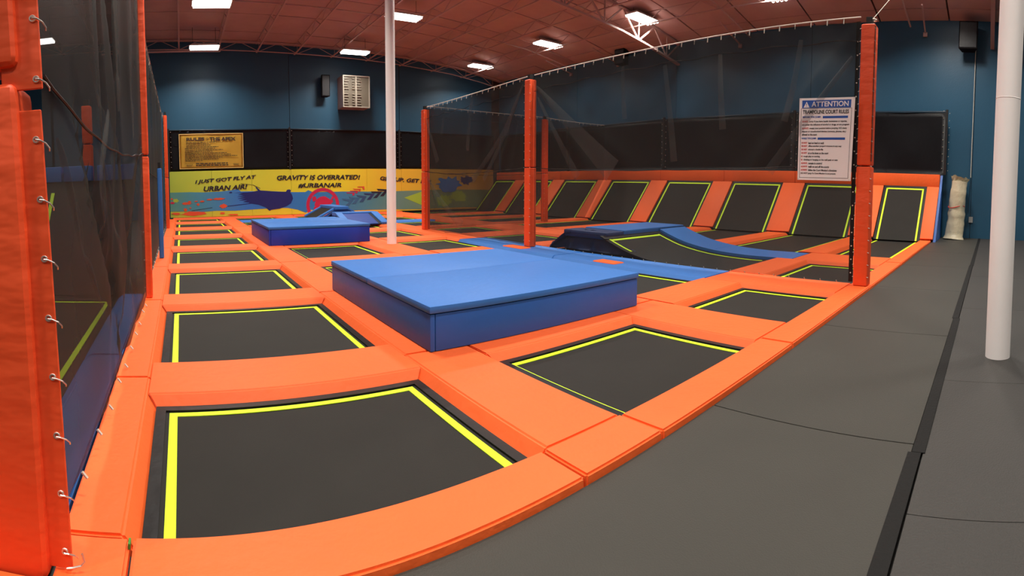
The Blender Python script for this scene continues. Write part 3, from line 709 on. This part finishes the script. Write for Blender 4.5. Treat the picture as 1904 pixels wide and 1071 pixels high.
# ------------------------------------------------------------------ black screens above mural and wall beds
def screen(a, b, fixed, axis, z0, z1, label, n=30):
    t = tag(empty('wall_screen', (a, fixed, z0) if axis == 'X' else (fixed, a, z0)), label, 'screen', 'black vinyl wall screens')
    rnd = random.Random(int(abs(a) * 97 + fixed)); ph = rnd.uniform(0, 6); bm = bmesh.new(); g = []
    Ln = b - a
    for j in range(13):
        q = j / 12; r = []
        for i in range(n + 1):
            s = i / n; o = .025 * math.sin(math.pi * s) * (math.sin(s * 9 + q * 4 + ph) + .6 * math.sin(s * 17 - q * 6)) ; z = q * (z1 - z0) - .03 * math.sin(math.pi * s) * q
            r.append(bm.verts.new((s * Ln, -o, z) if axis == 'X' else (-o, s * Ln, z)))
        g.append(r)
    for j in range(12):
        for i in range(n): bm.faces.new((g[j][i], g[j][i + 1], g[j + 1][i + 1], g[j + 1][i]))
    bmesh.ops.solidify(bm, geom=list(bm.faces), thickness=.006)
    smooth(obj('vinyl_sheet', bm, BLACKV, t), 3)
    P_ = lambda s, o, z: (s, -o, z) if axis == 'X' else (-o, s, z)
    bm = bmesh.new(); x0, x1 = -.04, .04
    box(bm, *( (x0, x1, -.07, .01) if axis == 'X' else (-.07, .01, x0, x1) ), 0, z1 - z0 + .08); obj('screen_post', bm, STEEL, t)
    bm = bmesh.new(); k = 0; z = .15
    while z < z1 - z0:
        for s in (-.10, .10):
            if s < 0 and a in (-.52,): continue
            c = Vector(P_(s, .03, z + (s > 0) * .08)); tube(bm, [c, c + Vector((.012, .012, -.02))], .011, 5)
        z += .24
    o = obj('grommets', bm, CORD, t); o['kind'] = 'stuff'
    bm = bmesh.new(); tube(bm, [P_(Ln * s / 20, .01, z1 - z0 + .02 - .03 * math.sin(math.pi * s / 20)) for s in range(21)], .012, 5); obj('top_cable', bm, STEEL, t)
for k, (a, b) in enumerate(((-.52, 5.36), (5.36, 11.2), (11.2, 17.2))):
    screen(a, b, 24.86, 'X', 2.30, 4.28, 'black vinyl screen above the mural, ' + ['holding the gold rules banner', 'under the wall heater', 'in the far corner behind nets'][k])
for k, (a, b) in enumerate(((1.62, 7.03), (7.03, 12.8), (12.8, 18.6), (18.6, 24.3))):
    screen(a, b, 17.32, 'Y', 2.14, 4.24, 'black vinyl screen above the leaning wall beds, ' + ORD[k] + ' from the walkway')
# ------------------------------------------------------------------ mural on the back wall
MY = 24.80
t = tag(empty('mural_board', (0, MY, 0)), 'long yellow and blue painted mural board with slogans along the back wall', 'mural')
bx = [-.52, 1.5, 3.45, 5.40, 7.4, 9.35, 11.3, 13.25, 15.2, 17.15]
zt_l, zb_l = 2.31, 0.10
for k in range(len(bx) - 1):
    obj('board_panel', boxbm(bx[k] + .004, bx[k + 1] - .004, 0, .05, zb_l, zt_l, .003), MYEL, t)
mp = lambda a, b, th: (a, -th, b)
def part(name, pts, m_, th=(.001, .006), lab=None):
    o = obj(name, poly_slab(pts, mp, *th), m_, t)
    if lab: o['label'] = lab
    return o
rnd = random.Random(3)
top = [(-.52, 1.31), (0.4, 1.31), (1.1, 1.28), (1.9, 1.30), (2.5, 1.36), (2.75, 1.42), (2.9, 1.28), (4.2, 1.27), (5.5, 1.19), (6.1, 1.18), (6.25, 1.27), (6.5, 1.16), (8, 1.17), (10.4, 1.13), (12.5, 1.17), (14, 1.2), (17.1, 1.15)]
bot = [(17.1, .15), (14, .2), (12.5, .16), (10.4, .2), (8.4, .2), (6.7, .24), (6.4, .30), (6.1, .16), (5.95, .22), (5.7, .32), (5.2, .42), (4.6, .44), (3.6, .40), (2.6, .36), (1.7, .38), (.9, .34), (.4, .38), (-.52, .40)]
part('blue_band', top + bot, MBAND)
def splat(cx, cz, rx, rz, n, jag, seed, spikes=()):
    r = random.Random(seed); out = []
    for k in range(n):
        a = 2 * math.pi * k / n; f = 1 + r.uniform(-jag, jag)
        for (sa, sw, sl) in spikes:
            dd = abs((a - sa + math.pi) % (2 * math.pi) - math.pi)
            if dd < sw and k % 2 == 0: f += sl * r.uniform(.5, 1)
        out.append((cx + rx * f * math.cos(a), cz + rz * f * math.sin(a)))
    return out
part('paint_splash', [(2.62, 1.22), (3.0, 1.19), (2.75, 1.12), (3.05, 1.10), (2.7, 1.02), (3.1, 1.03), (2.72, .93), (3.12, .94), (2.8, .85), (3.2, .84), (3.0, .77), (3.3, .74), (3.28, .70), (2.25, .60), (2.26, .57), (3.4, .68), (3.75, .62), (4.1, .48), (4.22, .36), (4.30, .30), (4.36, .35), (4.8, .40), (5.15, .52), (5.36, .64), (5.47, .88), (5.42, 1.06), (5.34, 1.19), (5.37, 1.28), (5.30, 1.33), (5.18, 1.31), (5.12, 1.22), (4.7, 1.23), (4.2, 1.28), (3.85, 1.31), (3.66, 1.48), (3.62, 1.46), (3.74, 1.30), (3.4, 1.24)], MNAVY, (.001, .012))
part('paint_streak', [(.5, .40), (1.5, .53), (1.5, .55), (.5, .42)], MBLK, (.001, .012))
part('paint_streak', [(2.9, 1.672), (3.5, 1.592), (3.85, 1.42), (3.84, 1.405), (3.48, 1.58), (2.9, 1.66)], MBLK, (.001, .012))
for k, (cx, cz, rx, rz) in enumerate([(-.42, .81, .10, .05), (-.44, 1.0, .06, .04), (.28, .77, .22, .06), (.40, .84, .08, .05), (1.38, .93, .13, .04), (1.82, .95, .28, .05), (2.05, .60, .17, .10), (.82, .71, .07, .06), (.20, .47, .09, .08), (.62, .28, .55, .10), (-.24, .29, .20, .05), (1.99, .26, .12, .05), (2.52, .17, .24, .035), (1.02, .85, .10, .04), (.72, .86, .08, .025), (.45, .55, .04, .03)]):
    part('paint_spot', splat(cx, cz, rx, rz, 22, .22, 20 + k), MCRIM if k == 0 else MORNG, (.001, .012 + .0004 * k))
part('paint_spot', splat(-.25, .92, .13, .09, 16, .3, 77), MGRN, (.001, .010))
part('paint_spot', splat(2.4, 1.24, .08, .03, 12, .1, 78), MNAVY, (.001, .012))
def arc(cx, cz, R0, R1, a0, a1, n=48, ex=1.0):
    A = [math.radians(a0 + (a1 - a0) * k / n) for k in range(n + 1)]
    return [(cx + ex * R1 * math.cos(a), cz + R1 * math.sin(a)) for a in A] + [(cx + ex * R0 * math.cos(a), cz + R0 * math.sin(a)) for a in A[::-1]]
part('logo_ring', arc(6.99, .52, .69, .85, -42, 222), MCRIM, (.001, .014))
part('logo_disc', splat(7.0, .52, .43, .43, 40, .02, 5), MCRIM, (.001, .014))
for cx, cz, rx in ((6.55, .83, .11), (7.5, .86, .06), (7.42, .70, .09), (6.62, .34, .10)): part('logo_spot', splat(cx, cz, rx, rx * 1.2, 18, .12, int(cx * 10)), MCRIM, (.001, .016))
part('logo_spot', splat(7.58, .74, .09, .12, 18, .1, 9), MTEAL, (.001, .013))
def chev(a, b, c, th):
    (ax, az), (bx_, bz), (cx, cz) = a, b, c
    return [(ax, az), (bx_, bz), (cx, cz), (cx - th * 1.0, cz), (bx_ - th * 1.15, bz - th * .42), (ax + .06, az - th * .42)]
chev_m = [mat('mural_chevron_%d' % k, c, .5) for k, c in enumerate([(.010, .010, .03), (.014, .018, .05), (.02, .04, .14), (.03, .08, .2), (.04, .13, .28)])]
for k, tri in enumerate([((9.89, 1.28), (10.55, 1.24), (10.27, .90)), ((9.56, 1.15), (10.19, 1.14), (9.88, .81)), ((9.17, 1.07), (9.78, 1.04), (9.53, .73)), ((8.77, .98), (9.33, .91), (9.13, .62)), ((8.35, .90), (8.95, .83), (8.73, .54)), ((7.98, .83), (8.61, .74), (8.37, .45))]):
    part('chevron', chev(*tri, .20), chev_m[min(k, 4)], (.001, .014))
for k, tri in enumerate([((8.82, 1.41), (9.2, 1.42), (9.22, 1.26)), ((8.58, 1.31), (9.02, 1.29), (8.98, 1.16)), ((8.42, 1.21), (8.86, 1.20), (8.81, 1.07)), ((8.22, 1.12), (8.68, 1.11), (8.65, .96))]):
    part('chevron', chev(*tri, .10), MORNG if k < 2 else MCRIM, (.001, .014))
part('lime_flash', [(11.45, .79), (12.7, 1.16), (12.7, .28)], MGRN, (.001, .010))
for k, (cx, cz, rx, m_) in enumerate(((14.2, 1.5, .7, MBLUE2), (14.8, .8, .5, MGRN), (13.8, .6, .5, MGRN), (15.3, 1.7, .4, MNAVY))): part('paint_splash', splat(cx, cz, rx, rx * .55, 30, .3, 50 + k), m_, (.001, .013))
def slogan(s, x0, x1, z0, z1, rise=0.0):
    me = fit_text(s, x0, x1, z0, z1, shear=.22, bold=.034)
    def f(x, y, z):
        q = (x - x0) / (x1 - x0)
        return Vector((x, -.017 - z, y + rise * q + .012 * math.sin(x * 23)))
    obj('lettering', remap(me, f), MBLK, t)
slogan('I JUST GOT FLY AT', .70, 3.66, 1.66, 1.88, .18); slogan('URBAN AIR!', 1.10, 3.22, 1.32, 1.56, .07)
slogan('GRAVITY IS OVERRATED!', 4.68, 8.98, 1.78, 2.02, -.01); slogan('#URBANAIR', 5.74, 7.98, 1.38, 1.62, -.01)
slogan('GET UP. GET FLY.', 10.08, 13.1, 1.72, 1.93, -.22)

# gold rules banner
t = tag(empty('rules_banner', (-.02, 24.795, 2.42)), 'gold rules banner with dark lettering hung on the black screen', 'banner')
bm = bmesh.new(); g = []
for j in range(15):
    r = []
    for i in range(25):
        x, z = i / 24 * 3.08, j / 14 * 1.67; r.append(bm.verts.new((x, .012 * math.sin(x * 2.6 + z * 1.7) + .008 * math.sin(z * 5 - x * 3), z)))
    g.append(r)
for j in range(14):
    for i in range(24): bm.faces.new((g[j][i], g[j][i + 1], g[j + 1][i + 1], g[j + 1][i]))
bmesh.ops.solidify(bm, geom=list(bm.faces), thickness=.006)
smooth(obj('vinyl_sheet', bm, GOLD, t), 2)
bm = bmesh.new()
for a in ((0, 3.08, .0, .03), (0, 3.08, 1.64, 1.67), (0, .03, .03, 1.64), (3.05, 3.08, .03, 1.64)): box(bm, a[0], a[1], -.034, -.028, a[2], a[3])
obj('hem', bm, GOLDE, t)
def flat(me): return remap(me, lambda x, y, z: Vector((x, -.034 - z, y)))
obj('lettering', flat(fit_text('RULES', .36, 1.22, 1.34, 1.49, 0, .045)), INK, t)
obj('lettering', flat(fit_text('@', 1.30, 1.42, 1.36, 1.48, 0, .0)), INK, t)
obj('lettering', flat(fit_text('THE APEX', 1.46, 2.72, 1.32, 1.49, 0, .045)), INK, t)
bm = bmesh.new(); rnd = random.Random(11)                      # rule lines too small to read in the photograph: word-sized dashes
ends = [1.80, 1.42, 1.50, 1.88, 1.72, 2.10, 1.62, 2.28, 2.46, 2.78, 2.06, 1.90, 1.1]
for k, xe in enumerate(ends):
    z = 1.245 - .073 * k; x = .34 - (.06 if k > 3 else 0)
    while x < xe:
        w_ = rnd.uniform(.06, .20); box(bm, x, min(x + w_, xe), -.037, -.033, z, z + .027); x += w_ + .022
for z, a, b in ((.22, .78, 2.32), (.13, .78, 2.34)):
    x = a
    while x < b: w_ = rnd.uniform(.09, .22); box(bm, x, min(x + w_, b), -.037, -.033, z, z + .05); x += w_ + .03
for a, b in ((.30, .58), (2.56, 2.80)):
    for z in (.20, .165, .13): box(bm, a + rnd.uniform(-.08, .05), b + rnd.uniform(-.03, .08), -.037, -.033, z, z + .014)
o = obj('printed_lines', bm, INK, t); o['kind'] = 'stuff'

# ------------------------------------------------------------------ white court rules sign on the net
t = tag(empty('rules_sign', (7.56, 3.0, 1.68)), 'white trampoline court rules sign with blue heading on the net', 'sign')
SW, SH = .90, 1.27
def sg(a, b, th):          # a to the reader's right, b up, th towards the reader
    bow = .030 * math.sin(math.pi * a / SW) * (b / SH) + .02 * (1 - b / SH) * (a / SW)
    lean = -.035 * (1 - b / SH) * (a / SW)
    return Vector((-th + bow * .6, -(a + lean), b))
def sgrid(a0, a1, b0, b1, th0, th1, na=10, nb=10):
    bm = bmesh.new(); F = [[[bm.verts.new(sg(a0 + (a1 - a0) * i / na, b0 + (b1 - b0) * j / nb, th)) for i in range(na + 1)] for j in range(nb + 1)] for th in (th1, th0)]
    for j in range(nb):
        for i in range(na):
            bm.faces.new((F[0][j][i], F[0][j][i + 1], F[0][j + 1][i + 1], F[0][j + 1][i])); bm.faces.new((F[1][j + 1][i], F[1][j + 1][i + 1], F[1][j][i + 1], F[1][j][i]))
    for j in range(nb):
        bm.faces.new((F[1][j][0], F[0][j][0], F[0][j + 1][0], F[1][j + 1][0])); bm.faces.new((F[0][j][na], F[1][j][na], F[1][j + 1][na], F[0][j + 1][na]))
    for i in range(na):
        bm.faces.new((F[1][0][i + 1], F[0][0][i + 1], F[0][0][i], F[1][0][i])); bm.faces.new((F[0][nb][i], F[0][nb][i + 1], F[1][nb][i + 1], F[1][nb][i]))
    return bm
smooth(obj('vinyl_sheet', sgrid(0, SW, 0, SH, -.004, 0), SIGNW, t), 1)
obj('heading_band', sgrid(.045, SW - .06, 1.115, 1.235, .0005, .002, 10, 2), SIGNB, t)
bm = bmesh.new()
for a in ((.03, SW - .045, 1.105, 1.11), (.03, SW - .045, .035, .041), (.03, .036, .035, 1.11), (SW - .051, SW - .045, .035, 1.11)): bm.from_mesh((lambda q: (q.to_mesh(FONT_CACHE.setdefault('tmp', bpy.data.meshes.new('tmp'))), FONT_CACHE['tmp'])[1])(sgrid(*a, .0005, .002, 8, 8)))
obj('border_line', bm, SIGNK, t)
obj('heading_rule', sgrid(.39, .80, .955, .99, .0005, .002, 8, 1), SIGNB, t)
obj('heading_rule', sgrid(.32, .77, .625, .66, .0005, .002, 8, 1), SIGNB, t)
def sline(s, a0, a1, b0, b1, m_, bold=.0, name='lettering'):
    me = fit_text(s, a0, a1, b0, b1, 0, bold); obj(name, remap(me, lambda x, y, z: sg(x, y, .004 + z)), m_, t)
sline('ATTENTION', .20, .80, 1.135, 1.215, SIGNW, .02)
tri = poly_slab([(.07, 1.125), (.165, 1.125), (.118, 1.215)], lambda a, b, th: sg(a, b, th), .002, .004); obj('warning_triangle', tri, SIGNW, t)
sline('!', .112, .124, 1.138, 1.188, SIGNB, .0)
sline('TRAMPOLINE COURT RULES', .06, .81, 1.025, 1.085, SIGNK, .02)
sline('BEFORE YOU JUMP:', .06, .36, .955, .99, SIGNB, .03)
sline('WHILE YOU JUMP:', .05, .30, .625, .66, SIGNB, .03)
for (r_, k_, b0, x1, x2) in (('DO NOT', 'jump if you have health limitations or injuries,', .895, .17, .79), (None, 'are under the influence of alcohol or drugs, or are pregnant', .845, .055, .83), ('ALWAYS', 'empty your pockets before jumping. NO sharp', .79, .18, .79), (None, 'objects or unauthorized devices (cameras, phones, etc.)', .74, .055, .78), (None, 'allowed on the court.', .695, .055, .31),
        ('DO NOT', 'land on head or neck', .565, .17, .43), ('DO NOT', "affect another jumper's bounce in any way", .515, .17, .72), ('DO NOT', 'attempt a double flip', .462, .17, .42), ('DO NOT', 'sit or lie down on the court', .408, .17, .51), ('NO', 'rough play or running', .355, .095, .37), ('NO', 'climbing or hanging on the wall pads or nets', .302, .095, .67), ('ALWAYS', 'remain in control', .25, .18, .41), ('ALWAYS', 'walk on and off the courts', .198, .18, .53), ('ALWAYS', "follow the Court Monitor's directions", .145, .18, .66), (None, 'DO NOT jump if a Court Monitor is not present.', .092, .055, .65)):
    if r_: sline(r_, .055, x1 - .02, b0, b0 + .026, SIGNR, .02)
    sline(k_, x1, x2, b0 - .006, b0 + .027, SIGNK, .012)
for a, b in ((.015, 1.255), (.885, 1.255), (.015, .015), (.875, .015)):
    bm = bmesh.new(); ringtorus(bm, sg(a, b, .003), (1, 0, 0), .008, .003, 10, 5); obj('grommet', bm, ZINC, t)

# ------------------------------------------------------------------ heater on the back wall
t = tag(empty('wall_heater', (8.6, 24.55, 5.3)), 'grey box heater with louvres high on the blue back wall', 'heater')
X0, X1, Y0, Y1, HZ = -.70, .70, -.45, .46, 1.55
obj('cabinet', boxbm(X0, X1, Y0 + .06, Y1, 0, HZ, .01), HEAT, t)
bm = bmesh.new()
for a in ((X0, X1, 0, .05), (X0, X1, HZ - .05, HZ), (X0, X0 + .05, .05, HZ - .05), (X1 - .05, X1, .05, HZ - .05), (-.06, .02, .05, HZ - .05)): box(bm, a[0], a[1], Y0, Y0 + .06, a[2], a[3])
obj('face_frame', bm, HEATL, t)
obj('heat_core', boxbm(X0 + .05, X1 - .05, Y0 + .045, Y0 + .058, .05, HZ - .05), HEATD, t)
for cx0, cx1 in ((X0 + .07, X0 + .30), (-.22, -.07), (.03, .25)):
    for k in range(11):
        if k == 5: continue
        bm = bmesh.new(); obar(bm, (cx0, Y0 + .02, .14 + k * .125), (cx1 - .06 * (k % 3) * .5, Y0 + .02, .14 + k * .125), .04, .022); obj('louver', bm, HEATL, t)
# ------------------------------------------------------------------ speakers
def speaker(x, y, z0, z1, wx, wy, rz, label):
    t = tag(empty('wall_speaker', (x, y, z0), rz), label, 'speaker', 'black wall speakers'); h = z1 - z0
    bm = bmesh.new(); v = box(bm, -wx / 2, wx / 2, -wy / 2, wy / 2, 0, h)
    for i in (2, 3, 6, 7): v[i].co.x *= .7
    obj('cabinet', bev(bm, .015), SPK, t)
    obj('grille', boxbm(-wx / 2 + .03, wx / 2 - .03, -wy / 2 - .012, -wy / 2 + .004, .04, h - .04, .008), BLACKV, t)
    obj('bracket', boxbm(-.05, .05, wy / 2 - .02, wy / 2 + .12, h * .4, h * .6, .005), STEEL, t)
speaker(17.30, 1.0, 6.3, 7.2, .62, .5, -math.pi / 2, 'black speaker high on the wall above the wrapped roll')
speaker(17.35, 15.2, 6.8, 7.45, .55, .4, -math.pi / 2, 'black speaker high on the wall above the cross net end')
speaker(7.15, 24.68, 5.85, 6.9, .42, .36, 0, 'black speaker on the back wall beside the heater')
# conduit, box, roll of plastic
bm = bmesh.new(); tube(bm, [(17.66, .76, 7.2), (17.66, .76, 2.1)], .012, 6); tag(obj('wall_conduit', bm, CORD), 'thin pale conduit running down the blue wall', 'conduit')
t = tag(empty('outlet_box', (17.66, .70, .66)), 'small grey outlet box low on the blue wall', 'outlet')
obj('box_body', boxbm(-.03, .03, -.06, .06, -.09, .09, .006), GREYP, t); obj('cover_plate', boxbm(-.036, -.03, -.07, .07, -.10, .10, .002), GREYP, t)
bm = bmesh.new(); tube(bm, [(17.66, .76, 2.1), (17.67, .80, .9)], .008, 5); tag(obj('wall_cable', bm, STEEL), 'thin dark cable dropping below the conduit', 'cable')
t = tag(empty('wrapped_roll', (17.12, 1.16, .016)), 'tall cream roll wrapped in clear plastic leaning by the wall', 'roll')
bm = bmesh.new(); pts = []; rr = []
rnd = random.Random(5)
for k in range(19):
    z = k / 18 * 1.92; pts.append((.04 * z + .02 * math.sin(z * 3), -.06 * z + .06, z)); rr.append(.30 - .035 * k / 18 - (.025 if k in (9, 10) else 0) + rnd.uniform(-.012, .012) + (.06 if k == 0 else 0))
tube(bm, pts, rr, 20)
for v in bm.verts:
    a = math.atan2(v.co.y, v.co.x); v.co.x += .012 * math.sin(a * 5 + v.co.z * 4); v.co.y += .012 * math.cos(a * 4 - v.co.z * 5)
smooth(obj('roll_body', bm, PLAST, t), 1.0)
bm = bmesh.new(); tube(bm, [(.08, -.05, 1.88), (.09, -.06, 1.96), (.10, -.07, 2.03)], [.24, .27, .31], 20, cap=False)
for k, v in enumerate(bm.verts): v.co += Vector((rnd.uniform(-.02, .02), rnd.uniform(-.02, .02), rnd.uniform(-.03, .05) if v.co.z > 1.99 else 0))
bmesh.ops.solidify(bm, geom=list(bm.faces), thickness=.008); obj('plastic_top', bm, PLAST, t)
bm = bmesh.new(); tube(bm, [(.04 + .272 * math.cos(a), .01 + .272 * math.sin(a), 1.08 + .04 * math.sin(a * 2)) for a in [2 * math.pi * k / 28 for k in range(29)]], .013, 6, cap=False); obj('red_strap', bm, REDT, t)

# ------------------------------------------------------------------ neighbouring court seen through the long net
for k, (a, b) in enumerate(((2.2, 4.6), (4.6, 7.3))):
    bm = frustum(-.93, -.575, a + .004, b - .004, .001, G, (.08, .0, .004, .004)); pad('frame_pad', bm, BLUE, 'blue long pad behind the long net, ' + ['nearer the walkway', 'nearer the blue rail pads'][k], 'blue pads of the neighbouring court')
trampoline(-3.1, -.93, 2.3, 7.2, 'black jump bed behind the long net', 'neighbouring court beds')
trampoline(-5.9, -3.7, 2.3, 7.2, 'black jump bed behind the long net, past its blue divider pad', 'neighbouring court beds')
pad('frame_pad', frustum(-3.7, -3.1, 2.2, 7.3, .001, G, (.08, .08, 0, 0)), BLUE, 'blue divider pad between the two beds behind the long net', 'blue pads of the neighbouring court')
t = tag(empty('wall_trampoline', (-3.2, 8.2, 0)), 'leaning black bed of the neighbouring court behind the long net', 'trampoline'); off = Vector(t.location)
bm = ribbon([(7.4, .02), (9.0, 1.72)], -5.9, -.8, -.02, .0); obj('wall_jump_mat', ([setattr(q, 'co', q.co - off) for q in bm.verts], bm)[1], BED, t)
for xa in (-2.25, -3.9):
    bm = ribbon([(7.5, .14), (8.8, 1.52)], xa, xa + .06, -.005, .01); obj('border_stripe', ([setattr(q, 'co', q.co - off) for q in bm.verts], bm)[1], STRIPE, t)
for k, (a, b) in enumerate(((-1.45, -.78), (-2.05, -1.55), (-2.75, -2.1), (-4.6, -2.8))):
    pad('rail_pad', boxbm(a, b, 8.95, 9.2, 1.72, 1.99, .02), BLUE, 'blue rail pad above the neighbouring leaning bed, ' + ORD[k] + ' from the long net', 'blue rail pads of the neighbouring court')
post(-1.68, 9.4, 3.1, 'orange padded post behind the long net above the blue rail pads', half=.09, seam=2.4, lace=False, base=0.0)
